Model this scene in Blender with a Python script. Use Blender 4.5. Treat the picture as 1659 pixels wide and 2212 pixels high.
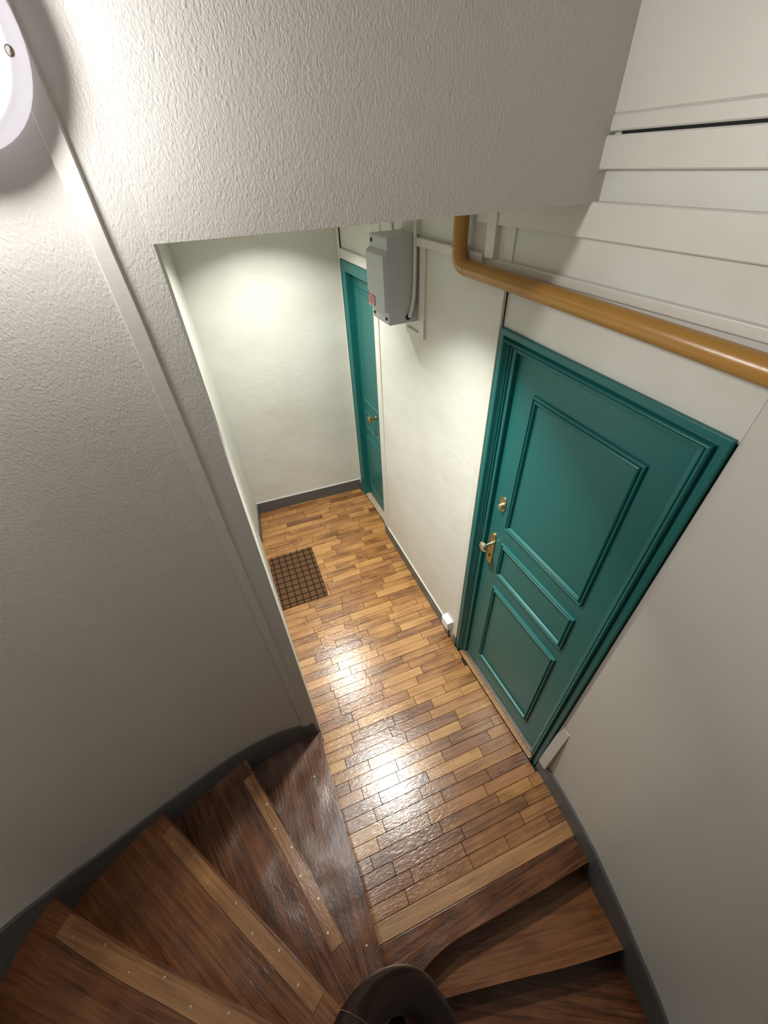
import bpy, bmesh, math, random
from mathutils import Vector, Matrix
random.seed(7)
for o in list(bpy.data.objects): bpy.data.objects.remove(o, do_unlink=True)
S = bpy.context.scene
COL = S.collection
PI = math.pi

# ------------------------------------------------------------------ camera
CAM_Z = 2.75
FPX = 868.0
PITCH, ROLL, YAW = math.radians(41.27), math.radians(3.19), math.radians(-22.0)
fwd = Vector((0, math.cos(PITCH), -math.sin(PITCH)))
rgt = Vector((1, 0, 0))
dwn = fwd.cross(rgt)
r2 = rgt * math.cos(ROLL) + dwn * math.sin(ROLL)
d2 = dwn * math.cos(ROLL) - rgt * math.sin(ROLL)
rz = Matrix.Rotation(YAW, 3, 'Z')
r2, d2, fwd = rz @ r2, rz @ d2, rz @ fwd
cam = bpy.data.cameras.new('camera')
cam.sensor_fit = 'HORIZONTAL'
cam.sensor_width = 36
cam.lens = 36 * FPX / 1659
cam.clip_start = 0.02
camo = bpy.data.objects.new('camera', cam)
mw = Matrix.Identity(4)
for i in range(3):
    mw[i][0], mw[i][1], mw[i][2] = r2[i], -d2[i], -fwd[i]
mw[2][3] = CAM_Z
camo.matrix_world = mw
COL.objects.link(camo)
S.camera = camo

# ------------------------------------------------------------------ light levels, exposure
SPOT_W = 13.6            # each recessed corridor spot (watts of the area lamp)
SCONCE_STRENGTH = 162.0   # emission of the stair lamp's diffuser
S.view_settings.view_transform = 'Standard'
S.view_settings.look = 'None'
S.view_settings.gamma = 1
S.view_settings.exposure = 0.28
S.view_settings.use_curve_mapping = False
W = bpy.data.worlds.new('World')
S.world = W
W.use_nodes = True
W.node_tree.nodes['Background'].inputs[0].default_value = (0.9, 0.95, 1, 1)
W.node_tree.nodes['Background'].inputs[1].default_value = 0.02

# ------------------------------------------------------------------ helpers
def tag(o, label=None, cat=None, group=None, kind=None):
    if label: o['label'] = label
    if cat: o['category'] = cat
    if group: o['group'] = group
    if kind: o['kind'] = kind
    return o

def link(name, me, mat=None, parent=None):
    o = bpy.data.objects.new(name, me)
    COL.objects.link(o)
    if mat and me is not None and len(me.materials) == 0: me.materials.append(mat)
    if parent: o.parent = parent
    return o

def empty(name, loc=(0, 0, 0), rz=0.0):
    o = bpy.data.objects.new(name, None)
    o.location = loc
    o.rotation_euler = (0, 0, rz)
    o.empty_display_size = 0.05
    COL.objects.link(o)
    return o

class MB:
    def __init__(s): s.bm = bmesh.new()
    def poly(s, pts):
        return s.bm.faces.new([s.bm.verts.new(p) for p in pts])
    def box(s, x0, x1, y0, y1, z0, z1):
        v = [s.bm.verts.new((x, y, z)) for z in (z0, z1) for (x, y) in ((x0, y0), (x1, y0), (x1, y1), (x0, y1))]
        for f in ((3, 2, 1, 0), (4, 5, 6, 7), (0, 1, 5, 4), (1, 2, 6, 5), (2, 3, 7, 6), (3, 0, 4, 7)):
            s.bm.faces.new([v[i] for i in f])
        return s
    def prism(s, poly, z0, z1):
        a = [s.bm.verts.new((p[0], p[1], z0)) for p in poly]
        b = [s.bm.verts.new((p[0], p[1], z1)) for p in poly]
        n = len(poly)
        s.bm.faces.new(a[::-1]); s.bm.faces.new(b)
        for i in range(n):
            s.bm.faces.new((a[i], a[(i + 1) % n], b[(i + 1) % n], b[i]))
        return s
    def grid(s, rows, closed_u=False, closed_v=False):
        vs = [[s.bm.verts.new(p) for p in r] for r in rows]
        nu, nv = len(vs), len(vs[0])
        for i in range(nu if closed_u else nu - 1):
            for j in range(nv if closed_v else nv - 1):
                s.bm.faces.new((vs[i][j], vs[(i + 1) % nu][j], vs[(i + 1) % nu][(j + 1) % nv], vs[i][(j + 1) % nv]))
        return vs
    def cap(s, vs):
        s.bm.faces.new(vs)
    def lathe(s, prof, axis_o, axis_d, n=32, cap0=True, cap1=True):
        d = Vector(axis_d).normalized(); o = Vector(axis_o)
        u = d.orthogonal().normalized(); w = d.cross(u)
        rows = [[o + d * h + (u * math.cos(2 * PI * k / n) + w * math.sin(2 * PI * k / n)) * max(r, 1e-4) for k in range(n)] for r, h in prof]
        vs = s.grid(rows, closed_v=True)
        if cap0: s.cap(vs[0][::-1])
        if cap1: s.cap(vs[-1])
        return s
    def tube(s, pts, r, n=14, caps=True):
        pts = [Vector(p) for p in pts]
        rows = []; up = None
        for i, p in enumerate(pts):
            t = (pts[min(i + 1, len(pts) - 1)] - pts[max(i - 1, 0)]).normalized()
            if up is None: up = t.orthogonal().normalized()
            up = (up - t * up.dot(t)).normalized()
            w = t.cross(up)
            rr = r[i] if isinstance(r, (list, tuple)) else r
            rows.append([p + (up * math.cos(2 * PI * k / n) + w * math.sin(2 * PI * k / n)) * rr for k in range(n)])
        vs = s.grid(rows, closed_v=True)
        if caps: s.cap(vs[0][::-1]); s.cap(vs[-1])
        return s
    def build(s, name, mat, parent=None, smooth=False, bevel=0, seg=2, loc=None, angle=40):
        bmesh.ops.recalc_face_normals(s.bm, faces=s.bm.faces)
        me = bpy.data.meshes.new(name)
        if loc is not None:
            bmesh.ops.translate(s.bm, verts=s.bm.verts, vec=-Vector(loc))
        s.bm.to_mesh(me); s.bm.free()
        o = link(name, me, mat, parent)
        if loc is not None: o.location = loc
        if smooth:
            for p in me.polygons: p.use_smooth = True
            try: me.set_sharp_from_angle(angle=math.radians(angle))
            except Exception: pass
        if bevel:
            m = o.modifiers.new('bevel', 'BEVEL'); m.width = bevel; m.segments = seg; m.limit_method = 'ANGLE'; m.angle_limit = math.radians(35)
        return o

def catmull(pts, n=8):
    pts = [Vector(p) for p in pts]
    out = []
    for i in range(len(pts) - 1):
        p0, p1, p2, p3 = pts[max(i - 1, 0)], pts[i], pts[i + 1], pts[min(i + 2, len(pts) - 1)]
        for k in range(n):
            t = k / n
            out.append(0.5 * ((2 * p1) + (p2 - p0) * t + (2 * p0 - 5 * p1 + 4 * p2 - p3) * t * t + (3 * p1 - p0 - 3 * p2 + p3) * t ** 3))
    out.append(pts[-1])
    return out

def offset2(pl, d):
    "offset an open 2-D polyline to its left by d"
    out = []
    for i, p in enumerate(pl):
        t = (pl[min(i + 1, len(pl) - 1)] - pl[max(i - 1, 0)]); t = Vector((t[0], t[1])).normalized()
        out.append(Vector((p[0] - t.y * d, p[1] + t.x * d)))
    return out

def resample(pl, n):
    L = [0]
    for a, b in zip(pl, pl[1:]): L.append(L[-1] + (b - a).length)
    out = []
    for k in range(n):
        s = L[-1] * k / (n - 1); i = 0
        while i < len(L) - 2 and L[i + 1] < s: i += 1
        t = (s - L[i]) / max(L[i + 1] - L[i], 1e-9)
        out.append(pl[i].lerp(pl[i + 1], min(max(t, 0), 1)))
    return out

def interp(x, tab):
    if x <= tab[0][0]: return tab[0][1]
    for (a, b), (c, d) in zip(tab, tab[1:]):
        if x <= c: return b + (d - b) * (x - a) / (c - a)
    return tab[-1][1]

# ------------------------------------------------------------------ materials
def newmat(name):
    m = bpy.data.materials.new(name); m.use_nodes = True
    nt = m.node_tree
    return m, nt, nt.nodes['Principled BSDF']

def plain(name, col, rough=0.5, metal=0.0, noise=0.0, nscale=8, bump=0.0, bscale=60, spec=0.5, emis=None):
    m, nt, b = newmat(name)
    b.inputs['Base Color'].default_value = (*col, 1)
    b.inputs['Roughness'].default_value = rough
    b.inputs['Metallic'].default_value = metal
    b.inputs['Specular IOR Level'].default_value = spec
    g = nt.nodes.new('ShaderNodeNewGeometry')
    if noise:
        n = nt.nodes.new('ShaderNodeTexNoise'); n.inputs['Scale'].default_value = nscale; n.inputs['Detail'].default_value = 5
        nt.links.new(g.outputs['Position'], n.inputs['Vector'])
        mx = nt.nodes.new('ShaderNodeMix'); mx.data_type = 'RGBA'
        mx.inputs[6].default_value = (*[c * (1 - noise) for c in col], 1)
        mx.inputs[7].default_value = (*[min(c * (1 + noise), 1) for c in col], 1)
        nt.links.new(n.outputs['Fac'], mx.inputs[0]); nt.links.new(mx.outputs[2], b.inputs['Base Color'])
    if bump:
        n2 = nt.nodes.new('ShaderNodeTexNoise'); n2.inputs['Scale'].default_value = bscale; n2.inputs['Detail'].default_value = 3
        nt.links.new(g.outputs['Position'], n2.inputs['Vector'])
        bp = nt.nodes.new('ShaderNodeBump'); bp.inputs['Strength'].default_value = 1.0; bp.inputs['Distance'].default_value = bump
        nt.links.new(n2.outputs['Fac'], bp.inputs['Height']); nt.links.new(bp.outputs['Normal'], b.inputs['Normal'])
    if emis:
        b.inputs['Emission Color'].default_value = (*emis[0], 1); b.inputs['Emission Strength'].default_value = emis[1]
    return m

def wallpaper(name, col, amp=0.0016):
    "painted embossed wallpaper: short overlapping strokes in relief"
    m, nt, b = newmat(name)
    b.inputs['Roughness'].default_value = 0.55
    b.inputs['Specular IOR Level'].default_value = 0.35
    g = nt.nodes.new('ShaderNodeNewGeometry')
    big = nt.nodes.new('ShaderNodeTexNoise'); big.inputs['Scale'].default_value = 2.2; big.inputs['Detail'].default_value = 4
    nt.links.new(g.outputs['Position'], big.inputs['Vector'])
    mx = nt.nodes.new('ShaderNodeMix'); mx.data_type = 'RGBA'
    mx.inputs[6].default_value = (*[c * 0.95 for c in col], 1); mx.inputs[7].default_value = (*[c * 1.04 for c in col], 1)
    nt.links.new(big.outputs['Fac'], mx.inputs[0]); nt.links.new(mx.outputs[2], b.inputs['Base Color'])
    hs = []
    for rot, sc in (((0.1, 0.85, 0.1), (250, 250, 125)), ((0.1, -0.3, 0.1), (215, 215, 140))):
        mp = nt.nodes.new('ShaderNodeMapping'); mp.inputs['Rotation'].default_value = rot; mp.inputs['Scale'].default_value = sc
        nt.links.new(g.outputs['Position'], mp.inputs['Vector'])
        n = nt.nodes.new('ShaderNodeTexNoise'); n.inputs['Scale'].default_value = 1.0; n.inputs['Detail'].default_value = 1.5
        n.inputs['Distortion'].default_value = 0.6
        nt.links.new(mp.outputs['Vector'], n.inputs['Vector']); hs.append(n)
    a = nt.nodes.new('ShaderNodeMath'); a.operation = 'ADD'
    nt.links.new(hs[0].outputs['Fac'], a.inputs[0]); nt.links.new(hs[1].outputs['Fac'], a.inputs[1])
    lo = nt.nodes.new('ShaderNodeTexNoise'); lo.inputs['Scale'].default_value = 9; lo.inputs['Detail'].default_value = 2
    nt.links.new(g.outputs['Position'], lo.inputs['Vector'])
    ad = nt.nodes.new('ShaderNodeMath'); ad.operation = 'MULTIPLY_ADD'; ad.inputs[1].default_value = 1.6
    nt.links.new(lo.outputs['Fac'], ad.inputs[0]); nt.links.new(a.outputs[0], ad.inputs[2])
    bp = nt.nodes.new('ShaderNodeBump'); bp.inputs['Strength'].default_value = 1.0; bp.inputs['Distance'].default_value = amp
    nt.links.new(ad.outputs[0], bp.inputs['Height']); nt.links.new(bp.outputs['Normal'], b.inputs['Normal'])
    return m

def plaster(name, col, amp=0.0010, grime=1.0):
    "old smooth painted wall: slight hand-trowelled undulation and faint grime"
    m, nt, b = newmat(name)
    b.inputs['Roughness'].default_value = 0.5
    b.inputs['Specular IOR Level'].default_value = 0.35
    g = nt.nodes.new('ShaderNodeNewGeometry')
    mp = nt.nodes.new('ShaderNodeMapping'); mp.inputs['Scale'].default_value = (1.0, 1.0, 1.5)
    nt.links.new(g.outputs['Position'], mp.inputs['Vector'])
    n = nt.nodes.new('ShaderNodeTexNoise'); n.inputs['Scale'].default_value = 3.0; n.inputs['Detail'].default_value = 6
    nt.links.new(mp.outputs['Vector'], n.inputs['Vector'])
    cr = nt.nodes.new('ShaderNodeValToRGB')
    cr.color_ramp.elements[0].position = 0.3; cr.color_ramp.elements[0].color = (*[c * (1 - k * grime) for c, k in zip(col, (0.07, 0.08, 0.10))], 1)
    cr.color_ramp.elements[1].position = 0.6; cr.color_ramp.elements[1].color = (*col, 1)
    nt.links.new(n.outputs['Fac'], cr.inputs[0]); nt.links.new(cr.outputs[0], b.inputs['Base Color'])
    n2 = nt.nodes.new('ShaderNodeTexNoise'); n2.inputs['Scale'].default_value = 14; n2.inputs['Detail'].default_value = 4
    nt.links.new(mp.outputs['Vector'], n2.inputs['Vector'])
    bp = nt.nodes.new('ShaderNodeBump'); bp.inputs['Strength'].default_value = 1; bp.inputs['Distance'].default_value = amp * 2
    nt.links.new(n2.outputs['Fac'], bp.inputs['Height']); nt.links.new(bp.outputs['Normal'], b.inputs['Normal'])
    return m

def wood(name, dark, mid, light, rough=0.3, dish=0.0, per_object=True, stain=0.5, grain=(2.2, 55, 55), coat=0.7, wav=0.0012, rough_var=0.12):
    "varnished oak, grain along each piece's own x axis, tone differs piece by piece"
    m, nt, b = newmat(name)
    N, Lk = nt.nodes.new, nt.links.new
    tc = N('ShaderNodeTexCoord'); oi = N('ShaderNodeObjectInfo')
    off = N('ShaderNodeVectorMath'); off.operation = 'SCALE'; off.inputs[0].default_value = (13.7, 31.1, 7.3)
    Lk(oi.outputs['Random'], off.inputs['Scale'])
    add = N('ShaderNodeVectorMath'); add.operation = 'ADD'
    Lk(tc.outputs['Object'], add.inputs[0]); Lk(off.outputs[0], add.inputs[1])
    mp = N('ShaderNodeMapping'); mp.inputs['Scale'].default_value = grain
    Lk(add.outputs[0], mp.inputs['Vector'])
    n1 = N('ShaderNodeTexNoise'); n1.inputs['Scale'].default_value = 1.0; n1.inputs['Detail'].default_value = 7; n1.inputs['Roughness'].default_value = 0.62; n1.inputs['Distortion'].default_value = 0.9
    Lk(mp.outputs['Vector'], n1.inputs['Vector'])
    n2 = N('ShaderNodeTexNoise'); n2.inputs['Scale'].default_value = 5.5; n2.inputs['Detail'].default_value = 3
    Lk(add.outputs[0], n2.inputs['Vector'])
    r1 = N('ShaderNodeValToRGB')
    e = r1.color_ramp.elements
    e[0].position = 0.28; e[0].color = (*dark, 1); e[1].position = 0.72; e[1].color = (*light, 1)
    x = e.new(0.5); x.color = (*mid, 1)
    # fac = grain + tone of this piece
    mr = N('ShaderNodeMath'); mr.operation = 'MULTIPLY_ADD'; mr.inputs[1].default_value = 0.30 if per_object else 0.1; mr.inputs[2].default_value = -0.13 if per_object else -0.05
    Lk(oi.outputs['Random'], mr.inputs[0])
    sm = N('ShaderNodeMath'); sm.operation = 'ADD'
    Lk(n1.outputs['Fac'], sm.inputs[0]); Lk(mr.outputs[0], sm.inputs[1])
    st = N('ShaderNodeMath'); st.operation = 'MULTIPLY_ADD'; st.inputs[1].default_value = stain; st.inputs[2].default_value = -stain * 0.5
    Lk(n2.outputs['Fac'], st.inputs[0])
    s2 = N('ShaderNodeMath'); s2.operation = 'ADD'
    Lk(sm.outputs[0], s2.inputs[0]); Lk(st.outputs[0], s2.inputs[1])
    Lk(s2.outputs[0], r1.inputs[0]); Lk(r1.outputs[0], b.inputs['Base Color'])
    ro = N('ShaderNodeMath'); ro.operation = 'MULTIPLY_ADD'; ro.inputs[1].default_value = rough_var; ro.inputs[2].default_value = rough
    Lk(n2.outputs['Fac'], ro.inputs[0]); Lk(ro.outputs[0], b.inputs['Roughness'])
    b.inputs['Coat Weight'].default_value = coat; b.inputs['Coat Roughness'].default_value = rough * 0.8
    n3 = N('ShaderNodeTexNoise'); n3.inputs['Scale'].default_value = 1.0; n3.inputs['Detail'].default_value = 3; n3.inputs['Distortion'].default_value = 1.2
    mp3 = N('ShaderNodeMapping'); mp3.inputs['Scale'].default_value = (28, 75, 60)
    Lk(add.outputs[0], mp3.inputs['Vector']); Lk(mp3.outputs['Vector'], n3.inputs['Vector'])
    bp = N('ShaderNodeBump'); bp.inputs['Strength'].default_value = 1.0; bp.inputs['Distance'].default_value = wav
    if dish:
        n4 = N('ShaderNodeTexNoise'); n4.inputs['Scale'].default_value = 5.0; n4.inputs['Detail'].default_value = 1.0
        Lk(add.outputs[0], n4.inputs['Vector'])
        b4 = N('ShaderNodeBump'); b4.inputs['Strength'].default_value = 1.0; b4.inputs['Distance'].default_value = dish
        Lk(n4.outputs['Fac'], b4.inputs['Height']); Lk(b4.outputs['Normal'], bp.inputs['Normal'])
    Lk(n3.outputs['Fac'], bp.inputs['Height']); Lk(bp.outputs['Normal'], b.inputs['Normal']); Lk(bp.outputs['Normal'], b.inputs['Coat Normal'])
    return m

M_PAPER = wallpaper('embossed_wallpaper', (0.65, 0.626, 0.59), .0008)
M_PLASTER = plaster('corridor_wall_paint', (0.70, 0.698, 0.65))
M_STAIRWALL = plaster('stair_wall_paint', (0.635, 0.612, 0.565), 0.0005, .3)
M_TRIM = plain('cream_gloss_paint', (0.68, 0.665, 0.61), 0.4, noise=0.04, nscale=12, bump=0.0006, bscale=45)
M_BATTEN = plain('batten_paint', (0.65, 0.626, 0.59), 0.65, spec=.25, noise=0.04, nscale=12, bump=0.001, bscale=30)
M_CEIL = plain('ceiling_paint', (0.80, 0.79, 0.76), 0.7)
M_BASE = plain('grey_skirting_paint', (0.105, 0.108, 0.108), 0.38, noise=0.12, nscale=9)
M_TEAL = plain('teal_gloss_paint', (0.011, 0.138, 0.132), 0.36, noise=0.05, nscale=5, bump=0.0003, bscale=90)
M_OCHRE = plain('ochre_gas_pipe_paint', (0.40, 0.205, 0.042), 0.30, noise=0.1, nscale=14, bump=0.0005, bscale=60)
M_GREYBOX = plain('grey_plastic_box', (0.47, 0.49, 0.51), 0.45, noise=0.05, nscale=20)
M_BRASS = plain('worn_brass', (0.62, 0.50, 0.28), 0.3, metal=1.0, noise=0.12, nscale=60)
M_NICKEL = plain('brushed_nickel', (0.72, 0.68, 0.58), 0.28, metal=1.0)
M_DARKBRASS = plain('aged_brass', (0.36, 0.27, 0.11), 0.32, metal=1.0, noise=0.3, nscale=80)
M_BLACK = plain('black_gap', (0.006, 0.006, 0.006), 0.8)
M_RUBBER = plain('black_mat_rib', (0.005, 0.005, 0.005), 0.8, spec=.2)
M_COIR = plain('brown_coir', (0.13, 0.066, 0.031), 0.95, noise=0.45, nscale=220, bump=0.003, bscale=350, spec=0.1)
M_WHITE = plain('white_plastic', (0.86, 0.86, 0.86), 0.35)
M_STEEL = plain('threshold_steel', (0.16, 0.15, 0.14), 0.4, metal=.7, noise=0.35, nscale=35)
M_STONE = plain('worn_threshold', (0.42, 0.33, 0.23), 0.55, noise=0.35, nscale=40, bump=0.002, bscale=70)
M_IRON = plain('black_iron', (0.02, 0.02, 0.02), 0.5, metal=0.6)
M_SCREW = plain('steel_screw', (0.5, 0.42, 0.32), 0.35, metal=1.0)
M_STICKER = plain('pale_sticker', (0.55, 0.45, 0.45), 0.5)
M_RED = plain('red_print', (0.55, 0.07, 0.09), 0.5)
M_PARQ = wood('oak_parquet', (0.14, 0.056, 0.017), (0.345, 0.158, 0.045), (0.475, 0.25, 0.082), rough=0.22, wav=.0009)
M_PARQ2 = wood('oak_parquet_foot_worn', (0.10, 0.036, 0.012), (0.235, 0.095, 0.033), (0.36, 0.165, 0.058), rough=0.22, wav=.0009)
M_BOARDL = wood('pale_oak_board', (0.22, 0.10, 0.035), (0.36, 0.18, 0.065), (0.46, 0.25, 0.10), per_object=False, stain=0.3, wav=.0005)
M_TREAD = wood('dark_varnished_tread', (0.040, 0.012, 0.004), (0.140, 0.048, 0.016), (0.235, 0.095, 0.034), rough=0.24, coat=.2, grain=(3, 75, 75), stain=0.5, wav=0.0007, dish=.013)
M_STRIP = wood('lighter_nosing_wood', (0.15, 0.062, 0.021), (0.27, 0.122, 0.043), (0.37, 0.18, 0.068), per_object=False, rough=0.22, stain=0.4, wav=0.0005)
M_RISER = plain('dark_riser_wood', (0.045, 0.018, 0.008), 0.4, noise=0.3, nscale=14)
M_RAIL = plain('dark_handrail_wood', (0.012, 0.0045, 0.003), 0.32, spec=.2, noise=0.4, nscale=20, bump=0.0006, bscale=30)

# ------------------------------------------------------------------ plan of the walls (metres; camera stands over the origin)
LEFT_W = catmull([Vector(p) for p in ((-.055, 1.075), (-.15, 1.079), (-.27, 1.08), (-.465, 1.052), (-.62, 1.003), (-.82, .927), (-1.0, .84), (-1.18, .732),
         (-1.31, .575), (-1.40, .36), (-1.44, .05), (-1.42, -.35), (-1.27, -.8), (-.95, -1.15), (-.5, -1.36), (-.05, -1.42))], 6)
RIGHT_W = catmull([Vector(p) for p in ((1.0525, .403), (1.044, .21), (1.020, -.02), (1.012, -.12), (.988, -.36), (.958, -.60), (.86, -.92), (.62, -1.22), (.3, -1.38), (-.05, -1.42))], 5)
STAIR_TOP = 8.0
STAIR_BOT = -1.25

def wall_strip(name, pl, d, z0, z1, mat):
    "wall following a plan line, thickness d to its left; z0/z1 numbers or functions of index"
    f0 = z0 if callable(z0) else (lambda i: z0)
    f1 = z1 if callable(z1) else (lambda i: z1)
    bk = offset2(pl, d)
    b = MB()
    nz = 2
    rows = []
    for i, (p, q) in enumerate(zip(pl, bk)):
        rows.append([(p[0], p[1], f0(i)), (p[0], p[1], f1(i)), (q[0], q[1], f1(i)), (q[0], q[1], f0(i))])
    vs = b.grid(rows, closed_v=True)
    b.cap(vs[0]); b.cap(vs[-1][::-1])
    return b.build(name, mat, smooth=True, angle=30)

o = wall_strip('wall_left', LEFT_W, -0.10, STAIR_BOT, STAIR_TOP, M_PAPER); 
for v_ in o.data.vertices:
    if v_.co.x > -.105: v_.co.x += (-.007 + .0102 * v_.co.z) * min(1, (v_.co.x + .105) / .05)
tag(o, 'curved stairwell wall with cream embossed wallpaper', 'wall', kind='structure')
o = wall_strip('wall_right', RIGHT_W, 0.12, STAIR_BOT, STAIR_TOP, M_STAIRWALL); tag(o, 'plain beige stairwell wall on the right below the gas pipe', 'wall', kind='structure')

# wall above the opening
b = MB().prism([(-.036, 1.0735), (1.058, .983), (1.058, 1.09), (-.036, 1.175)], 2.64, STAIR_TOP)
tag(b.build('wall_front', M_PAPER), 'wallpapered wall above the corridor opening', 'wall', kind='structure')

# corridor left wall and the side of the opening
b = MB().prism([(-.0555, 1.080), (-.0555, 1.178), (-.064, 1.180), (-.072, 3.02), (-.012, 3.49), (-.012, 3.6), (-.2, 3.6), (-.2, 1.2), (-.13, 1.178)], -.03, 2.72)
o = b.build('wall_corridor_left', M_PLASTER)
for v_ in o.data.vertices:
    if v_.co.x > -.11: v_.co.x += (-.007 + .0102 * v_.co.z) * interp(v_.co.y, [(1.2, 1), (3.2, -.4), (3.5, -.9)])
tag(o, 'corridor left wall seen edge-on beside the opening', 'wall', kind='structure')
# corridor end wall
b = MB().prism([(-.15, 3.501), (1.13, 3.398), (1.13, 3.5), (-.15, 3.62)], -.03, 2.72)
tag(b.build('wall_back', M_PLASTER), 'pale corridor end wall with a pool of light', 'wall', kind='structure')

# corridor right wall: pieces around the two doors, one wall
b = MB()
b.prism([(1.118, 3.342), (1.118, 3.41), (1.3, 3.41), (1.3, 3.342)], -.03, 2.72)            # beside door 2
b.prism([(1.132, 2.64), (1.132, 3.342), (1.3, 3.342), (1.3, 2.64)], 2.205, 2.72)            # above door 2
b.prism([(1.078, 2.64), (1.046, 1.335), (1.046, 1.292), (1.3, 1.292), (1.3, 2.64)][::-1], -.03, 2.72)
b.prism([(1.0515, 1.292), (1.0515, .402), (1.3, .402), (1.3, 1.292)][::-1], 2.222, STAIR_TOP)   # above door 1
tag(b.build('wall_corridor_right', M_PLASTER), 'corridor wall holding the two teal doors', 'wall', kind='structure')

# ceilings
b = MB().prism([(-.2, 1.15), (1.3, 1.05), (1.3, 3.6), (-.2, 3.6)], 2.70, 2.78)
tag(b.build('ceiling_corridor', M_CEIL), 'white corridor ceiling', 'ceiling', kind='structure')
b = MB().box(-1.6, 1.35, -1.65, 1.25, STAIR_TOP, STAIR_TOP + .08)
tag(b.build('ceiling', M_CEIL), 'white stairwell ceiling', 'ceiling', kind='structure')
b = MB().box(-1.6, 1.35, -1.65, 1.25, STAIR_BOT - .05, STAIR_BOT)
tag(b.build('floor_lower', M_RISER), 'dark floor at the foot of the stairs', 'floor', kind='structure')

# ------------------------------------------------------------------ parquet landing
SK = 0.054            # planks run slightly askew to the corridor
ang = -math.atan(SK)
def xl(y):            # left limit of the parquet
    return -.104 if y < 1.066 else interp(y, [(1.066, -.075), (1.18, -.085), (3.02, -.085), (3.5, -.03)])
def xr(y):            # right limit
    return interp(y, [(-.1, 1.000), (.21, 1.034), (.405, 1.052), (.41, 1.03), (1.285, 1.030), (1.29, 1.044), (2.63, 1.072), (2.64, 1.108), (3.45, 1.118)])
floor = MB().prism([(-.10, .03), (1.0, -.03), (1.05, .40), (1.10, .41), (1.10, 1.3), (1.06, 1.3), (1.08, 2.64), (1.17, 2.64), (1.15, 3.45), (-.03, 3.53), (-.075, 3.02), (-.07, 1.05), (-.10, 1.05)], -.16, -.009).build('floor', M_BLACK)
tag(floor, 'worn oak parquet of the landing and corridor', 'floor', kind='structure')
PW = .0615
def plank(x0, x1, yc, w, name='plank', mat=M_PARQ, ztop=0.0):
    L = x1 - x0; cxm = (x0 + x1) / 2
    g = .0010; h = .0007
    b = MB(); bm = b.bm
    X, Y = L / 2 - g, w / 2 - g
    lv = []
    for (ix, iy, z) in ((0, 0, -.011), (0, 0, -.0012), (h, h, 0)):
        lv.append([bm.verts.new((sx * (X - ix), sy * (Y - iy), z)) for sx, sy in ((-1, -1), (1, -1), (1, 1), (-1, 1))])
    for a_, c_ in zip(lv, lv[1:]):
        for i in range(4): bm.faces.new((a_[i], a_[(i + 1) % 4], c_[(i + 1) % 4], c_[i]))
    bm.faces.new(lv[-1])
    o = b.build(name, mat, floor)
    o.location = (cxm, yc - SK * cxm, ztop + random.uniform(-.0006, .0004))
    o.rotation_euler = (random.uniform(-.006, .006), 0, ang)
    return o
k = 0
y0 = .190
while y0 + PW * k < 3.53:
    yc = y0 + PW * (k + .5)
    a, c = xl(yc + .0), xr(yc - SK * 1.0)
    c2 = min(c, xr(yc - SK * 1.0 + PW / 2), xr(yc - SK - PW / 2))
    # rows against the skewed back wall are cut where the wall begins
    x = a - random.uniform(0, .25)
    segs = []
    while x < c2:
        L = random.choice((.22, .26, .28, .3, .3, .32, .36, .40))
        s, e = max(x, a), min(x + L, c2)
        if e - s > .02: segs.append([s, e])
        x += L
    if len(segs) > 1 and segs[-1][1] - segs[-1][0] < .05: segs[-2][1] = segs[-1][1]; segs.pop()
    if len(segs) > 1 and segs[0][1] - segs[0][0] < .05: segs[1][0] = segs[0][0]; segs.pop(0)
    for s, e in segs:
        pr = interp(yc, [(.3, .95), (.75, .75), (1.1, .4), (1.4, .08), (2.9, .04), (3.3, .25)])
        plank(s, e, yc, PW, mat=M_PARQ2 if random.random() < pr else M_PARQ)
    k += 1
plank(-.098, 1.022, (.116 + .190) / 2, .074, 'pale_board', M_BOARDL)

# dark nosing board along the edge of the landing
EDGE = catmull([Vector(p) for p in ((1.010, -.052), (.86, -.046), (.737, -.041), (.476, -.024), (.30, -.012), (.20, -.010), (.11, -.020), (.04, -.036), (-.03, -.062))], 5)
pol = [Vector((-.102, .1205)), Vector((-.102, -.02)), Vector((-.07, -.07))] + EDGE[::-1] + [Vector((1.010, .0615))]
b = MB().prism(pol, -.042, -.0012)
o = b.build('landing_nosing', M_TREAD, floor, bevel=.0035, seg=3)
o['label'] = 'dark worn board at the edge of the landing'

# ------------------------------------------------------------------ staircase
stairs = empty('staircase', (0, 0, 0))
tag(stairs, 'dark varnished winding wooden staircase with pale nosing strips', 'staircase')
RISE = .165
NOS = {
    1: [(-.055, 1.072), (-.066, 1.03), (-.073, .962), (-.078, .784), (-.083, .605), (-.083, .383), (-.088, .196), (-.097, .034), (-.103, -.03)],
    2: [(-.480, 1.063), (-.473, 1.045), (-.425, .897), (-.339, .645), (-.248, .336), (-.183, .06), (-.150, -.04)],
    3: [(-.853, .925), (-.838, .912), (-.691, .683), (-.545, .455), (-.378, .199), (-.285, .05), (-.20, -.07)],
    4: [(-1.185, .735), (-1.165, .717), (-.942, .499), (-.714, .30), (-.483, .094), (-.38, .0), (-.22, -.11)],
    5: [(-1.40, .37), (-.95, .165), (-.55, -.03), (-.22, -.15)],
    6: [(-1.44, -.05), (-.9, -.1), (-.22, -.19)],
    7: [(-1.39, -.48), (-.9, -.36), (-.22, -.23)],
    8: [(-1.15, -.96), (-.7, -.62), (-.21, -.25)],
    9: [(-.78, -1.26), (-.5, -.80), (-.18, -.27)],
    10: [(-.36, -1.39), (-.25, -.85), (-.14, -.29)],
    11: [(.10, -1.41), (.02, -.85), (-.10, -.29)],
    12: [(.50, -1.30), (.25, -.80), (-.05, -.27)],
}
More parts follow.
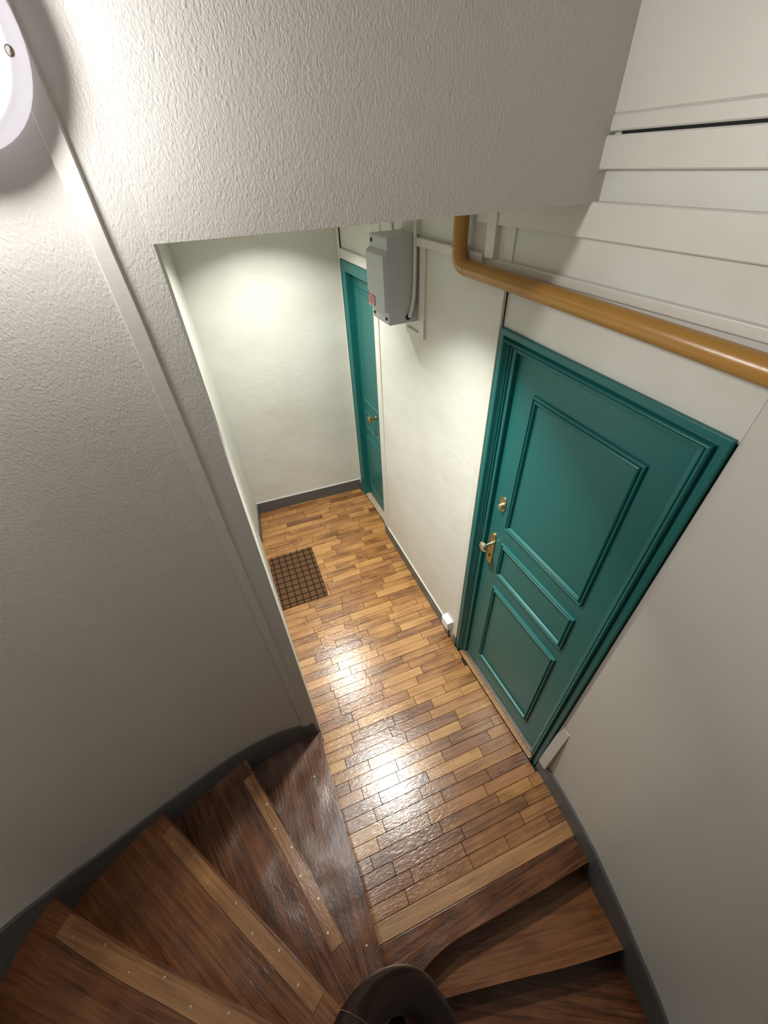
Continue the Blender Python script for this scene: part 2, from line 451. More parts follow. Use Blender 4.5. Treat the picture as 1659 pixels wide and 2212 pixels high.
NOS = {k_: catmull([Vector(p) for p in v], 5) for k_, v in NOS.items()}
def near_idx(pl, p):
    return min(range(len(pl)), key=lambda i: (pl[i] - p).length)
INNER = Vector((-.10, -.12))
for i in range(1, 12):
    z = RISE * i
    fr, bk = NOS[i], NOS[i + 1]
    # back edge reaches 3 cm under the next nosing
    oa, ob = offset2(bk, .045), offset2(bk, -.045)
    hm = len(bk) // 2
    dist = lambda q: min((q - p).length for p in fr)
    bk2 = oa if dist(oa[hm]) > dist(ob[hm]) else ob
    ia, ib = near_idx(LEFT_W, fr[0]), near_idx(LEFT_W, bk2[0])
    if i > 10: ia = ib = 0
    wl = LEFT_W[ia + 1: ib] if ib > ia + 1 else []
    pol = list(fr) + bk2[::-1][:-1] + [bk2[0]] + list(wl)[::-1]
    # local frame with x along the nosing
    d = (fr[-1] - fr[0]); th = math.atan2(d.y, d.x); org = fr[0]
    R = Matrix.Rotation(-th, 2)
    loc = [R @ (p - org) for p in pol]
    b = MB().prism([(p.x, p.y) for p in loc], -.038, 0)
    t = b.build('tread', M_TREAD, stairs, bevel=.009, seg=4)
    t.location = (org.x, org.y, z); t.rotation_euler = (0, 0, th)
    side = 1 if (R @ (bk2[len(bk2) // 2] - org)).y > 0 else -1
    # riser, set back under the nosing
    fl = [R @ (p - org) for p in fr]
    rs = [p + Vector((0, side * .028)) for p in fl]
    b = MB()
    rows = [[(p.x, p.y, -RISE + .0), (p.x, p.y, -.036), (p.x, p.y + side * .016, -.036), (p.x, p.y + side * .016, -RISE)] for p in rs]
    vs = b.grid(rows, closed_v=True); b.cap(vs[0]); b.cap(vs[-1][::-1])
    r = b.build('riser', M_RISER, t)
    # pale let-in nosing strip with screws
    if i in (2, 3, 4):
        s0, s1, wd, ns = {2: (.10, .80, .060, 7), 3: (.10, .86, .064, 7), 4: (.10, .90, .072, 8)}[i]
        rsn = resample([Vector((p.x, p.y)) for p in fl], 41)
        i0, i1 = int(s0 * 40), int(s1 * 40)
        seg = rsn[i0:i1 + 1]
        ins = offset2(seg, side * .0085); bck = offset2(seg, side * wd)
        b = MB()
        rows = [[(p.x, p.y, -.006), (p.x, p.y, .0009), (q.x, q.y, .0009), (q.x, q.y, -.006)] for p, q in zip(ins, bck)]
        vs = b.grid(rows, closed_v=True); b.cap(vs[0]); b.cap(vs[-1][::-1])
        st = b.build('nosing_strip', M_STRIP, t)
        st['label'] = 'paler let-in wooden strip along the nosing'
        rj = rsn[max(i0, 0):i1 + 1]
        a0, a1 = offset2(rj, side * .0088), offset2(rj, side * (wd + .0016))
        a0[0] += (a0[0] - a0[1]).normalized() * .0016; a1[0] += (a1[0] - a1[1]).normalized() * .0016
        a0[-1] += (a0[-1] - a0[-2]).normalized() * .0016; a1[-1] += (a1[-1] - a1[-2]).normalized() * .0016
        b = MB()
        rows = [[(p.x, p.y, -.005), (p.x, p.y, .0003), (q.x, q.y, .0003), (q.x, q.y, -.005)] for p, q in zip(a0, a1)]
        vs = b.grid(rows, closed_v=True); b.cap(vs[0]); b.cap(vs[-1][::-1])
        b.build('strip_joint', M_BLACK, t)
        for kk in range(ns):
            u = (kk + .5) / ns
            q = ins[int(u * (len(ins) - 1))].lerp(bck[int(u * (len(bck) - 1))], .45 + .22 * (-1) ** kk)
            bs = MB().lathe([(.0050, 0), (.0050, .0004), (.0042, .0008)], (q.x, q.y, .0009), (0, 0, 1), 12, cap0=False)
            bs.box(q.x - .0042, q.x + .0042, q.y - .0006, q.y + .0006, .0016, .0019)
            so = bs.build('screw', M_SCREW, t)
    else:
        for u, off_ in ((.2, .09), (.86, .05)):
            p = resample([Vector((p.x, p.y)) for p in fl], 41)[int(u * 40)]
            MB().lathe([(.004, 0), (.004, .0005), (.003, .0008)], (p.x, p.y + side * off_, 0), (0, 0, 1), 10, cap0=False).build('screw', M_SCREW, t)

# flight going down from the landing on the right
DN = {
    0: EDGE,
    1: catmull([Vector(p) for p in ((1.000, -.374), (.979, -.368), (.719, -.308), (.409, -.224), (.15, -.157), (.03, -.130))], 5),
    2: catmull([Vector(p) for p in ((.945, -.72), (.65, -.56), (.35, -.38), (.02, -.19))], 5),
    3: catmull([Vector(p) for p in ((.74, -1.12), (.5, -.85), (.25, -.52), (-.0, -.23))], 5),
    4: catmull([Vector(p) for p in ((.3, -1.39), (.2, -1.0), (.1, -.6), (-.03, -.26))], 5),
}
for i in range(1, 5):
    z = -RISE * i
    fr, bk = DN[i], DN[i - 1]
    mid = fr[len(fr) // 2]
    o1, o2 = offset2(bk, .03), offset2(bk, -.03)
    h = len(bk) // 2
    bk2 = o1 if (o1[h] - mid).length > (o2[h] - mid).length else o2
    ia, ib = near_idx(RIGHT_W, bk2[0]), near_idx(RIGHT_W, fr[0])
    wl = RIGHT_W[ia + 1: ib] if ib > ia + 1 else []
    pol = list(bk2)[::-1] + list(wl) + list(fr)
    d = (fr[-1] - fr[0]); th = math.atan2(d.y, d.x); org = fr[0]
    R = Matrix.Rotation(-th, 2)
    loc = [R @ (p - org) for p in pol]
    t = MB().prism([(p.x, p.y) for p in loc], -.038, 0).build('tread', M_TREAD, stairs, bevel=.006, seg=3)
    t.location = (org.x, org.y, z); t.rotation_euler = (0, 0, th)
    # riser up to the tread above
    mloc = R @ (mid - org)
    rl = [R @ (p - org) for p in bk]
    s_ = -1 if (R @ (bk2[h] - org)).y < rl[h].y else 1
    rows = [[(p.x, p.y + s_ * .022, 0), (p.x, p.y + s_ * .022, RISE - .036), (p.x, p.y + s_ * .036, RISE - .036), (p.x, p.y + s_ * .036, 0)] for p in rl]
    b = MB(); vs = b.grid(rows, closed_v=True); b.cap(vs[0]); b.cap(vs[-1][::-1])
    b.build('riser', M_RISER, t)

# inner curved string that carries the narrow ends of the treads
WC = Vector((-.10, -.145)); WR = .095
rows = []
for kk in range(61):
    a_ = math.radians(215 - 290 * kk / 60)
    zz = interp(math.degrees(a_), [(-75, -.70), (0, -.20), (45, -.06), (80, .10), (130, .40), (180, .80), (215, 1.10)])
    c_, s_ = math.cos(a_), math.sin(a_)
    rows.append([(WC.x + c_ * WR, WC.y + s_ * WR, zz - .24), (WC.x + c_ * WR, WC.y + s_ * WR, zz), (WC.x + c_ * (WR - .03), WC.y + s_ * (WR - .03), zz), (WC.x + c_ * (WR - .03), WC.y + s_ * (WR - .03), zz - .24)])
b = MB(); vs = b.grid(rows, closed_v=True); b.cap(vs[0]); b.cap(vs[-1][::-1])
b.build('inner_string', M_RISER, stairs, smooth=True)

# handrail turning tightly round the well
RC = Vector((-.054, -.046)); RR, RRY = .056, .040
path = [(-.13, -.60, 2.26), (-.115, -.38, 2.12), (-.108, -.20, 2.0), (-.105, -.10, 1.92)]
for kk in range(13):
    a_ = math.radians(180 - 180 * kk / 12)
    path.append((RC.x + RR * math.cos(a_), RC.y + RRY * math.sin(a_), 1.87 - .15 * kk / 12))
path += [(.009, -.09, 1.69), (.010, -.18, 1.63), (.02, -.36, 1.5), (.04, -.6, 1.32)]
path = catmull([Vector(p) for p in path], 3)
prof = []
for kk in range(18):
    a_ = 2 * PI * kk / 18
    prof.append((math.copysign(abs(math.cos(a_)) ** .75, math.cos(a_)) * .036, math.copysign(abs(math.sin(a_)) ** .75, math.sin(a_)) * .027))
rows = []
for i, p in enumerate(path):
    wf = 1.0 - .28 * max(0, min(1, (p.y + .06) / .05))
    t = (path[min(i + 1, len(path) - 1)] - path[max(i - 1, 0)])
    side_ = Vector((t.y, -t.x, 0)).normalized()
    upv = side_.cross(t.normalized())
    rows.append([p + side_ * u * wf + upv * v for u, v in prof])
b = MB(); vs = b.grid(rows, closed_v=True); b.cap(vs[0]); b.cap(vs[-1][::-1])
rail = b.build('handrail', M_RAIL, stairs, smooth=True, angle=80)
rail['label'] = 'dark polished wooden handrail'
# thin pale joint across the rail
i = 20
rows = []
for i in (19, 20):
    p = path[19] if i == 19 else path[19].lerp(path[20], .07)
    t = path[20] - path[18]
    side_ = Vector((t.y, -t.x, 0)).normalized(); upv = side_.cross(t.normalized())
    rows.append([p + side_ * u * 1.012 + upv * v * 1.012 for u, v in prof])
b = MB(); b.grid(rows, closed_v=True)
b.build('rail_joint', M_STRIP, rail)
for kk, ti in enumerate((8, 16, 24, 33, 42, 49)):
    p = path[ti]
    zb = interp(math.degrees(math.atan2(p.y - RC.y, p.x - RC.x)), [(-75, -.70), (0, -.25), (45, -.1), (80, .05), (130, .35), (180, .75)])
    MB().tube([(p.x, p.y, p.z - .02), (p.x, p.y, min(zb, p.z - .5))], .008, 8).build('baluster', M_IRON, stairs, smooth=True)

# ------------------------------------------------------------------ skirtings
def skirting(name, pl, d, z0f, z1f, label):
    bk = offset2(pl, d)
    b = MB()
    rows = []
    for p, q in zip(pl, bk):
        z0, z1 = z0f(p), z1f(p)
        rows.append([(p[0], p[1], z0), (p[0], p[1], z1), (p[0] + (q[0] - p[0]) * .75, p[1] + (q[1] - p[1]) * .75, z1), (q[0], q[1], z1 - .006), (q[0], q[1], z0)])
    vs = b.grid(rows, closed_v=True); b.cap(vs[0]); b.cap(vs[-1][::-1])
    o = b.build(name, M_BASE, smooth=True, angle=30)
    tag(o, label, 'skirting', kind='structure')
    return o
lw = [p for p in LEFT_W if not (p.x > -1.0 and p.y < -.2)]
zl = [(-1.44, 1.15), (-1.40, 1.02), (-1.31, .87), (-1.244, .80), (-1.18, .715), (-1.058, .63), (-.929, .565), (-.77, .505), (-.622, .467), (-.472, .424), (-.274, .375), (-.17, .338), (-.07, .285)]
skirting('baseboard_left', [p for p in LEFT_W if p.y > .0 and p.x < -.068], .013, lambda p: interp(p.x, zl) - .30, lambda p: interp(p.x, zl), 'dark grey stepped skirting rising along the curved stair wall')
zr = [(-1.4, -.55), (-.61, -.125), (-.21, .06), (-.016, .135), (.2, .148), (.41, .15)]
skirting('baseboard_right', [p for p in RIGHT_W if p.y > -1.1], -.015, lambda p: min(0.0, interp(p.y, zr) - .16) - (0.02 if p.y < -.05 else 0) - (.16 if p.y < -.03 else 0), lambda p: interp(p.y, zr), 'grey skirting running down the right stair wall')
b = MB().prism([(-.012, 3.49), (1.118, 3.399), (1.118, 3.386), (-.012, 3.477)][::-1], 0, .125)
tag(b.build('baseboard_back', M_BASE, bevel=.003), 'grey skirting under the corridor end wall', 'skirting', kind='structure')
b = MB().prism([(1.0785, 2.636), (1.0475, 1.395), (1.0345, 1.395), (1.0655, 2.636)], 0, .105)
b.prism([(1.046, 1.335), (1.046, 1.292), (1.033, 1.292), (1.033, 1.335)][::-1], 0, .095)
tag(b.build('baseboard_corridor', M_BASE, bevel=.003), 'grey skirting between the two teal doors', 'skirting', kind='structure')
b = MB().prism([(-.070, 3.03), (-.012, 3.477), (-.002, 3.477), (-.060, 3.03)][::-1], 0, .12)
tag(b.build('baseboard_corridor_left', M_BASE), 'short grey skirting at the far left corridor corner', 'skirting', kind='structure')
b = MB().prism([(1.118, 3.390), (1.118, 3.338), (1.092, 3.338), (1.092, 3.390)], 0, .105)
tag(b.build('baseboard_door', M_BASE, bevel=.002), 'grey plinth block beside the far door', 'skirting', kind='structure')

# pale caulk line along the tops of the corridor skirtings
for par, pl_, z_ in (('baseboard_back', [(-.012, 3.49), (1.118, 3.399), (1.118, 3.390), (-.012, 3.481)], .125), ('baseboard_corridor', [(1.0785, 2.636), (1.0475, 1.395), (1.0390, 1.395), (1.0700, 2.636)], .105)):
    MB().prism(pl_[::-1], z_ - .0005, z_ + .0035).build('caulk_line', M_TRIM, bpy.data.objects[par])

# ------------------------------------------------------------------ painted trims
def trimbox(name, x0, x1, y0, y1, z0, z1, label, bevel=.003, mat=None):
    o = MB().box(x0, x1, y0, y1, z0, z1).build(name, mat or M_TRIM, bevel=bevel)
    tag(o, label, 'trim', kind='structure'); return o
# vertical batten left of the opening
b = MB()
rows = []
rng = random.Random(3)
for kk in range(60):
    z = .30 + (STAIR_TOP - .30) * kk / 59
    j = rng.uniform(-.0015, .0015); j2 = rng.uniform(-.0015, .0015)
    rows.append([(-.147 + j, 1.081, z), (-.143 + j, 1.071, z), (-.112 + j2, 1.069, z), (-.108 + j2, 1.079, z)])
vs = b.grid(rows, closed_v=True); b.cap(vs[0]); b.cap(vs[-1][::-1])
tag(b.build('trim_1', M_BATTEN, smooth=True, angle=30), 'vertical painted batten on the curved wall beside the opening', 'trim', kind='structure')
# horizontal boards high on the right wall
def wall_board(name, ystart, proud, z0, z1, label, mat=None, ch=.003):
    "painted board following the right wall round the stairwell"
    pl = [Vector((1.0515, y_)) for y_ in (ystart, .7, .41) if y_ <= ystart] + [p for p in RIGHT_W if -1.15 < p.y < .39]
    bk, fr, fr2 = offset2(pl, .012), offset2(pl, -proud), offset2(pl, -(proud - ch))
    b = MB()
    rows = [[(k_.x, k_.y, z0), (k_.x, k_.y, z1), (g_.x, g_.y, z1), (f_.x, f_.y, z1 - ch), (f_.x, f_.y, z0 + ch), (g_.x, g_.y, z0)] for k_, f_, g_ in zip(bk, fr, fr2)]
    vs = b.grid(rows, closed_v=True); b.cap(vs[0]); b.cap(vs[-1][::-1])
    o = b.build(name, mat or M_TRIM, smooth=True, angle=25)
    tag(o, label, 'trim', kind='structure'); return o
wall_board('trim_2', .99, .018, 2.776, 2.806, 'narrow cream board above the dark slot')
wall_board('trim_3', .955, .011, 2.769, 2.777, 'dark open slot between the upper cream boards', M_BLACK, .0005)
wall_board('trim_4', .99, .024, 2.707, 2.770, 'cream board just below the dark slot')
wall_board('trim_5', 1.285, .022, 2.564, 2.644, 'wide cream board level with the bottom of the lintel')
wall_board('trim_6', .99, .016, 2.806, 3.6, 'smooth cream panel above the boards')
trimbox('trim_12', 1.030, 1.055, 1.285, 1.50, 2.564, 2.644, 'cream board continuing behind the pipe bend')
# batten left of the near door
trimbox('trim_7', 1.034, 1.06, 1.292, 1.337, .096, 2.43, 'cream vertical batten left of the near teal door')
# corner strip where the wall stops at the far door
trimbox('trim_8', 1.070, 1.10, 2.565, 2.645, .0, 2.43, 'cream corner strip at the right of the far teal door')
trimbox('trim_9', 1.108, 1.13, 3.342, 3.384, .105, 2.70, 'cream strip between the end wall and the far door')
trimbox('trim_10', 1.112, 1.14, 2.65, 3.342, 2.205, 2.272, 'cream rail above the far teal door', .006)
# bulging plaster edge low on the right wall beside the door
b = MB()
rows = [[(1.064, .402, z), (xa_, .4015, z), (xr_, .352, z), (1.062, yb_, z)] for z, xa_, xr_, yb_ in ((.14, 1.0262, 1.024, .344), (.26, 1.0302, 1.028, .345), (.38, 1.0372, 1.035, .347), (.50, 1.0442, 1.042, .349), (.60, 1.051, 1.0485, .350))]
vs = b.grid(rows, closed_v=True); b.cap(vs[0]); b.cap(vs[-1][::-1])
tag(b.build('trim_11', M_STAIRWALL), 'bulging plaster edge at the foot of the wall beside the near door', 'trim', kind='structure')

# ------------------------------------------------------------------ doors
def ring(b, y0, y1, z0, z1, prof, bottom=True):
    """moulding swept round a rectangle lying in the wall plane.
    prof: list of (inset, x); inset grows towards the middle of the rectangle. bottom=False leaves the foot open (door frame)"""
    rows = []
    for ins, x in prof:
        if bottom:
            rows.append([(x, y0 - ins, z0 + ins), (x, y0 - ins, z1 - ins), (x, y1 + ins, z1 - ins), (x, y1 + ins, z0 + ins)])
        else:
            rows.append([(x, y0 - ins, z0), (x, y0 - ins, z1 - ins), (x, y1 + ins, z1 - ins), (x, y1 + ins, z0)])
    b.grid(rows, closed_v=bottom)

def door(name, label, y0, y1, ztop, fx, lx, fprof, leaf, panels, pprof, zfoot):
    d = empty(name, (0, 0, 0))
    tag(d, label, 'door', kind='structure')
    b = MB(); ring(b, y0, y1, zfoot, ztop, [(i_, fx + x_) for i_, x_ in fprof], bottom=False)
    b.build('door_frame', M_TEAL, d, bevel=.0012, seg=2)
    ly0, ly1, lz0, lz1 = leaf
    lf = MB().box(lx, lx + .04, ly1, ly0, lz0, lz1).build('door_leaf', M_TEAL, d, bevel=.002)
    for (py0, py1, pz0, pz1) in panels:
        b = MB(); ring(b, py0, py1, pz0, pz1, [(i_, lx + x_) for i_, x_ in pprof])
        b.build('panel_moulding', M_TEAL, lf, bevel=.0008, seg=2)
    return d, lf

# profile: inset from the outside edge, x relative to the face (negative = towards the corridor)
FP1 = [(0, .07), (0, .002), (.002, 0), (.023, 0), (.0245, .009), (.029, .009), (.031, -.007), (.035, -.012), (.040, -.008), (.046, .006), (.052, .014), (.053, .023), (.057, .016), (.061, .017), (.063, .026), (.075, .028), (.077, .031), (.077, .075)]
PP1 = [(0, .001), (0, -.008), (.004, -.012), (.008, -.011), (.010, -.004), (.013, -.004), (.015, -.011), (.020, -.014), (.024, -.011), (.026, -.003), (.028, .001)]
d1, leaf1 = door('door_1', 'near teal panelled door with brass plate and knob, beside the stairs', 1.290, .408, 2.243, 1.038, 1.088, FP1,
    (1.216, .482, .022, 2.168), [(1.096, .588, 1.345, 2.043), (1.094, .588, 1.002, 1.246), (1.090, .590, .168, .906)], PP1, 0.0)
LX = 1.088
# lever plate, knob, keyhole and upper lock
def plate(b, yc, zc, w, h, x0, x1, rr):
    pts = []
    for (sy, sz, a0) in ((1, 1, 0), (-1, 1, 90), (-1, -1, 180), (1, -1, 270)):
        for kk in range(5):
            a_ = math.radians(a0 + 90 * kk / 4)
            pts.append((yc + sy * (w / 2 - rr) + rr * math.cos(a_), zc + sz * (h / 2 - rr) + rr * math.sin(a_)))
    A = [b.bm.verts.new((x0, y, z)) for y, z in pts]; B = [b.bm.verts.new((x1, y, z)) for y, z in pts]
    b.cap(A); b.cap(B[::-1])
    n = len(pts)
    for i in range(n): b.bm.faces.new((A[i], A[(i + 1) % n], B[(i + 1) % n], B[i]))
PY, PZ = 1.166, 1.138
b = MB(); plate(b, PY, PZ, .044, .222, LX - .006, LX + .002, .018)
pl1 = b.build('lock_plate', M_BRASS, leaf1, bevel=.0015)
b = MB(); b.box(LX - .0072, LX - .0055, PY - .005, PY + .005, PZ - .062, PZ - .040)
b.build('keyhole', M_BLACK, leaf1)
MB().lathe([(.014, 0), (.011, .006), (.009, .012), (.009, .034), (.012, .040), (.024, .044), (.029, .050), (.029, .055), (.022, .062), (.010, .066)], (LX - .005, PY + .002, PZ + .035), (-1, 0, 0), 28).build('knob', M_NICKEL, leaf1, smooth=True)
b = MB(); plate(b, 1.146, 1.462, .046, .086, LX - .005, LX + .002, .02)
b.build('lock_rose', M_BRASS, leaf1, bevel=.0012)
MB().lathe([(.017, 0), (.017, .012), (.014, .016), (.006, .016)], (LX - .004, 1.148, 1.452), (-1, 0, 0), 22).build('lock_cylinder', M_NICKEL, leaf1, smooth=True)
# threshold of the near door
MB().box(1.034, 1.064, .455, 1.235, .0, .008).build('threshold_wood', M_BOARDL, d1, bevel=.003)
MB().box(1.064, 1.092, .470, 1.226, -.01, .014).build('threshold_strip', M_STEEL, d1, bevel=.003)

# the old door hangs slightly out of square
for o_ in [d1] + list(d1.children_recursive):
    if o_.type == 'MESH':
        for v_ in o_.data.vertices:
            v_.co.z += (v_.co.y - .85) / .44 * .012 * v_.co.z / 2.24

FP2 = [(0, .07), (0, .004), (.003, 0), (.012, 0), (.014, .005), (.05, .006), (.054, .010), (.072, .010), (.074, .012), (.074, .075)]
PP2 = [(0, .001), (0, -.002), (.004, -.004), (.010, -.001), (.020, .0035), (.026, .004), (.028, .006)]
d2o, leaf2 = door('door_2', 'far narrow teal door with round aged brass knob at the corridor end', 3.340, 2.645, 2.205, 1.102, 1.168, FP2,
    (3.305, 2.665, .022, 2.15), [], PP2, 0.0)
for (py0, py1, pz0, pz1) in ((3.205, 2.78, 1.115, 2.035), (3.205, 2.78, .845, 1.035), (3.205, 2.78, .128, .755)):
    b = MB(); ring(b, py0, py1, pz0, pz1, [(0, 1.169), (0, 1.163), (.006, 1.158), (.016, 1.158), (.026, 1.1665), (.028, 1.1685)])
    b.build('panel_moulding', M_TEAL, leaf2, bevel=.0008)
MB().lathe([(.026, 0), (.024, .004), (.010, .008), (.008, .014), (.008, .046), (.014, .050), (.034, .053), (.037, .058), (.034, .062), (.028, .063), (.026, .066), (.016, .067), (.013, .071), (.004, .072)], (1.166, 2.962, 1.052), (-1, 0, 0), 28).build('knob', M_DARKBRASS, leaf2, smooth=True)
MB().box(1.118, 1.20, 2.645, 3.27, -.02, .006).build('threshold_wood', M_STONE, d2o, bevel=.003)

# ------------------------------------------------------------------ gas pipe
PR = .0285
pts = [(1.0, 1.552, 2.70), (1.0, 1.552, 2.60), (1.0, 1.551, 2.50)]
for kk in range(9):
    a_ = math.radians(90 * kk / 8)
    pts.append((1.0, 1.502 + .048 * math.cos(a_), 2.472 - .048 * math.sin(a_)))
pts += [(1.0, 1.40, 2.4225), (1.0, 1.0, 2.417), (1.0, .6, 2.408), (1.0, .45, 2.404)] + [(p.x, p.y, 2.404 + .018 * (p.y - .45)) for p in offset2([Vector((1.0515, .41))] + [q for q in RIGHT_W if -1.15 < q.y < .39], -.052) if p.y < .36]
gp = MB().tube(pts, PR, 24).build('gas_pipe', M_OCHRE, smooth=True)
tag(gp, 'thick ochre painted gas pipe bending along the right wall above the door', 'pipe')
b = MB().lathe([(PR + .0001, -.006), (PR + .0016, -.003), (PR + .0018, 0), (PR + .0016, .003), (PR + .0001, .006)], (1.0, 1.487, 2.4245), (0, 1, .02), 24, False, False)
b.build('weld_bead', M_OCHRE, gp, smooth=True)
b = MB().lathe([(PR + .0001, -.006), (PR + .0016, -.003), (PR + .0018, 0), (PR + .0016, .003), (PR + .0001, .006)], (1.0, 1.551, 2.487), (0, 0, 1), 24, False, False)
b.build('weld_bead', M_OCHRE, gp, smooth=True)

# ------------------------------------------------------------------ trunking and cables
def cable_thing(name, pts, r, label, cat, n=10):
    o = MB().tube(pts, r, n).build(name, M_TRIM, smooth=True); tag(o, label, cat); return o
def trunk(name, x0, x1, y0, y1, z0, z1, label):
    o = MB().box(x0, x1, y0, y1, z0, z1).build(name, M_TRIM, bevel=.003); tag(o, label, 'trunking'); return o
trunk('cable_trunking', 1.032, 1.0512, .412, 1.392, 2.4375, 2.464, 'long cream trunking running just above the ochre pipe')
wall_board('cable_trunking_stair', .409, .0195, 2.4375, 2.464, 'cream cable trunking carrying on above the pipe round the stairwell')  # unseen continuation of the long cable trunking, built as a wall board
trunk('cable_trunking', 1.028, 1.050, 1.445, 1.965, 2.440, 2.473, 'short horizontal trunking between the meter box and the pipe bend')
trunk('cable_trunking', 1.024, 1.058, 1.372, 1.425, 2.464, 2.70, 'vertical cream trunking right of the pipe bend under the lintel')
trunk('cable_trunking', 1.046, 1.068, 1.912, 1.962, 2.028, 2.440, 'vertical cream trunking right of the grey meter box')
trunk('cable_trunking', 1.050, 1.068, 1.962, 2.120, 2.020, 2.048, 'small horizontal trunking under the grey meter box')
cable_thing('cable', [(1.038, 1.985, 2.70), (1.036, 1.985, 2.50), (1.034, 1.986, 2.30), (1.030, 1.986, 2.22), (1.020, 1.988, 2.17), (1.010, 1.990, 2.140), (1.006, 1.9905, 2.128)], .0095, 'thick painted cable curving into the side of the grey meter box', 'cable')
cable_thing('cable', [(1.052, 1.345, 2.70), (1.052, 1.345, 2.55), (1.050, 1.338, 2.49), (1.050, 1.330, 2.462)], .006, 'thin cable right of the vertical trunking by the pipe bend', 'cable')
cable_thing('cable', [(1.052, 1.358, 2.70), (1.052, 1.358, 2.55), (1.047, 1.350, 2.49), (1.047, 1.344, 2.462)], .005, 'thinner cable squeezed against the vertical trunking by the pipe bend', 'cable')
cable_thing('conduit', [(1.10, 2.52, 2.70), (1.066, 2.47, 2.40), (1.066, 2.46, 2.36)], .010, 'cream conduit coming down behind the top of the meter box', 'conduit')
cable_thing('conduit', [(1.064, 2.36, 2.70), (1.064, 2.30, 2.47)], .008, 'second slimmer conduit entering the top of the meter box', 'conduit')

# ------------------------------------------------------------------ meter box
mb = empty('meter_box', (1.06, 2.10, 2.10))
tag(mb, 'grey plastic electricity meter box with red sticker on the corridor wall', 'meter box')
def part(b, name, mat, parent, **kw):
    o = b.build(name, mat, parent, **kw); o.matrix_parent_inverse = Matrix.Translation(parent.location).inverted(); return o
b = MB()
# body profile in (x, z), extruded in y: lugs at top and bottom stand lower than the lid
prof = [(1.066, 2.100), (.900, 2.100), (.896, 2.104), (.896, 2.476), (.902, 2.482), (1.066, 2.482)]
A = [b.bm.verts.new((x, 2.002, z)) for x, z in prof]; B = [b.bm.verts.new((x, 2.212, z)) for x, z in prof]
b.cap(A); b.cap(B[::-1])
for i in range(len(prof)): b.bm.faces.new((A[i], A[(i + 1) % len(prof)], B[(i + 1) % len(prof)], B[i]))
part(b, 'box_body', M_GREYBOX, mb, bevel=.004)
b = MB()
y0_, y1_, z0_, z1_ = 2.000, 2.216, 2.160, 2.432
b0 = [(.900, y0_, z0_), (.900, y1_, z0_), (.900, y1_, z1_), (.900, y0_, z1_)]
b1 = [(.872, y0_ + .003, z0_ + .004), (.872, y1_ - .003, z0_ + .004), (.872, y1_ - .003, z1_ - .022), (.872, y0_ + .003, z1_ - .022)]
v0 = [b.bm.verts.new(p) for p in b0]; v1 = [b.bm.verts.new(p) for p in b1]
b.cap(v0); 
# front of the lid is creased on its diagonal
b.bm.faces.new((v1[0], v1[1], v1[3])); b.bm.faces.new((v1[1], v1[2], v1[3]))
v1[0].co.x += .004
for i in range(4): b.bm.faces.new((v0[i], v0[(i + 1) % 4], v1[(i + 1) % 4], v1[i]))
lid = part(b, 'lid', M_GREYBOX, mb, bevel=.003)
for yy, zz in ((2.030, 2.128), (2.185, 2.128), (2.185, 2.456)):
    part(MB().lathe([(.008, 0), (.008, .004), (.005, .005)], (.896, yy, zz), (-1, 0, 0), 16), 'screw', M_BLACK, mb)
b = MB(); b.box(.8708, .8722, 2.118, 2.205, 2.176, 2.222); stk = part(b, 'sticker', M_STICKER, mb)
b = MB()
for (ya, yb_, za, zb_) in ((2.118, 2.205, 2.176, 2.180), (2.118, 2.205, 2.218, 2.222), (2.118, 2.122, 2.176, 2.222), (2.200, 2.205, 2.176, 2.234), (2.130, 2.192, 2.206, 2.212), (2.130, 2.192, 2.195, 2.201), (2.130, 2.192, 2.185, 2.190)):
    b.box(.8702, .8712, ya, yb_, za, zb_)
part(b, 'sticker_print', M_RED, mb)
part(MB().lathe([(.014, 0), (.014, .004), (.010, .005)], (1.004, 2.0025, 2.128), (0, -1, 0), 18), 'cable_gland', M_BLACK, mb)

# ------------------------------------------------------------------ socket box low on the wall
so = empty('junction_box', (1.04, 1.405, .12)); tag(so, 'small white junction box above the skirting left of the near door', 'junction box')
part(MB().box(1.004, 1.048, 1.362, 1.452, .108, .196), 'box_body', M_WHITE, so, bevel=.004)
part(MB().box(1.000, 1.006, 1.368, 1.446, .114, .190), 'cover', M_WHITE, so, bevel=.003)

# ------------------------------------------------------------------ doormat
mat_o = empty('doormat', (.13, 2.46, 0), ang * .9)
tag(mat_o, 'brown coir doormat with black ribbed grid on the parquet', 'doormat')
MW, ML = .405, .610
MB().box(-MW / 2, MW / 2, -ML / 2, ML / 2, .001, .010).build('coir_pile', M_COIR, mat_o, bevel=.003)
ncol, nrow = 7, 10
for kk in range(ncol):
    x = -MW / 2 + MW * (kk + .5) / ncol
    MB().box(x - .0038, x + .0038, -ML / 2 - .002, ML / 2 + .002, .004, .0122).build('grid_bar', M_RUBBER, mat_o)
for kk in range(nrow):
    y = -ML / 2 + ML * (kk + .5) / nrow
    MB().box(-MW / 2 - .002, MW / 2 + .002, y - .0038, y + .0038, .004, .0118).build('grid_bar', M_RUBBER, mat_o)

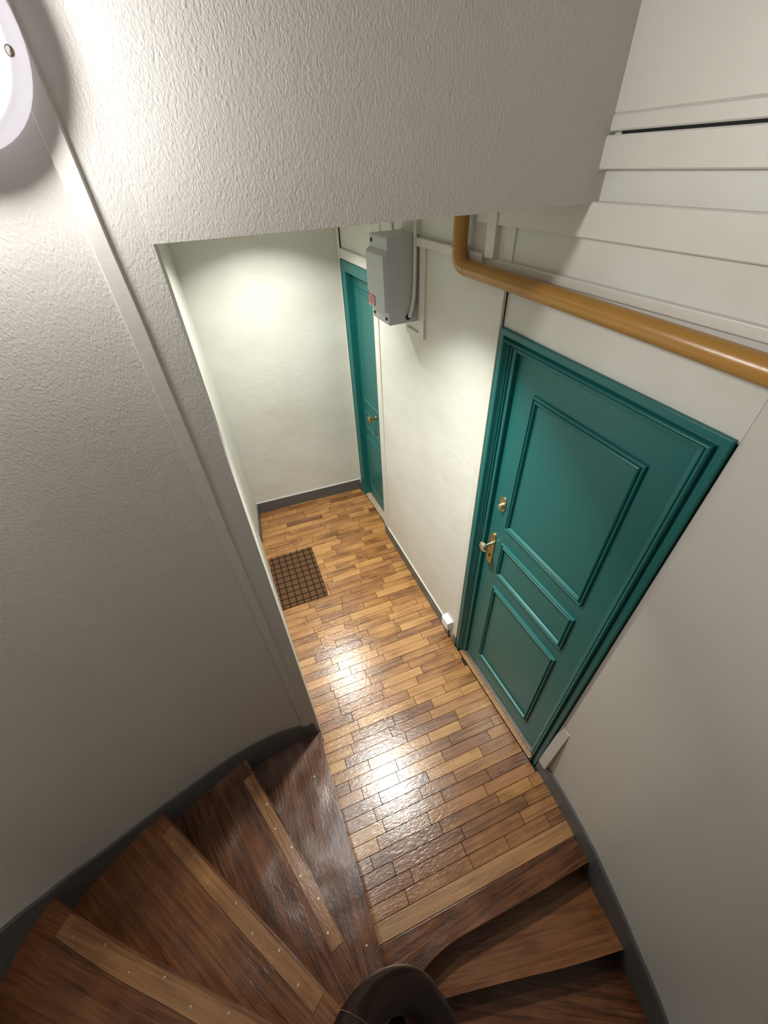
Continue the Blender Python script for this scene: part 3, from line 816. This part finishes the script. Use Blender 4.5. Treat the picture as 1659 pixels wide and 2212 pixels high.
# ------------------------------------------------------------------ lamps
M_DIFF = plain('lit_diffuser', (0.9, 0.9, 0.9), 0.4, emis=((1.0, 0.972, 0.94), SCONCE_STRENGTH))
M_RIM = plain('glowing_opal_rim', (0.82, 0.80, 0.86), 0.4, emis=((0.95, 0.9, 1.0), 0.5))
LC = Vector((-.250, 1.0795, 2.92))
wlamp = empty('wall_lamp', LC); tag(wlamp, 'round white wall lamp with opal cover on the stair wall, lit', 'lamp')
part(MB().lathe([(.128, -.004), (.134, .004), (.138, .016), (.137, .031), (.131, .047), (.119, .059), (.105, .065), (.098, .063)], LC, (0, -1, 0), 56, True, False), 'lamp_rim', M_RIM, wlamp, smooth=True, angle=60)
part(MB().lathe([(.1005, .058), (.098, .069), (.089, .087), (.071, .103), (.048, .114), (.024, .120), (.004, .122)], LC, (0, -1, 0), 56, False, True), 'diffuser', M_DIFF, wlamp, smooth=True, angle=60)
sa = math.radians(-14)
sp = LC + Vector((math.cos(sa) * .1215, -.0565, math.sin(sa) * .1215))
sd = Vector((math.cos(sa) * .75, -1, math.sin(sa) * .75))
part(MB().lathe([(.0066, -.002), (.0066, .001), (.0052, .0012), (.0048, -.0003), (.001, -.0002)], sp, sd, 18), 'screw', M_SCREW, wlamp)

def ceiling_spot(x, y, label, power, spread):
    z = 2.70
    sp_ = empty('ceiling_spot', (x, y, z)); tag(sp_, label, 'lamp', 'recessed corridor spots')
    MB().lathe([(.074, 0), (.076, -.004), (.072, -.009), (.064, -.009), (.061, 0)], (0, 0, 0), (0, 0, 1), 32, False, False).build('spot_ring', M_WHITE, sp_, smooth=True)
    MB().lathe([(.062, -.003), (.003, -.004)], (0, 0, 0), (0, 0, 1), 32, False, True).build('spot_lens', plain('spot_lens_glass', (.9, .9, .9), .3, emis=((1.0, .98, .9), 6.0)), sp_)
    L = bpy.data.lights.new('spot_light', 'AREA'); L.shape = 'DISK'; L.size = .12; L.energy = power; L.spread = math.radians(spread); L.color = (1.0, 1.0, 0.925)
    lo = bpy.data.objects.new('spot_light', L); COL.objects.link(lo); lo.parent = sp_; lo.location = (0, 0, -.012)
ceiling_spot(.455, 1.40, 'recessed ceiling spot just behind the lintel', SPOT_W * 1.0, 98)
ceiling_spot(.455, 2.82, 'recessed ceiling spot near the corridor end wall', SPOT_W * 1.1, 118)
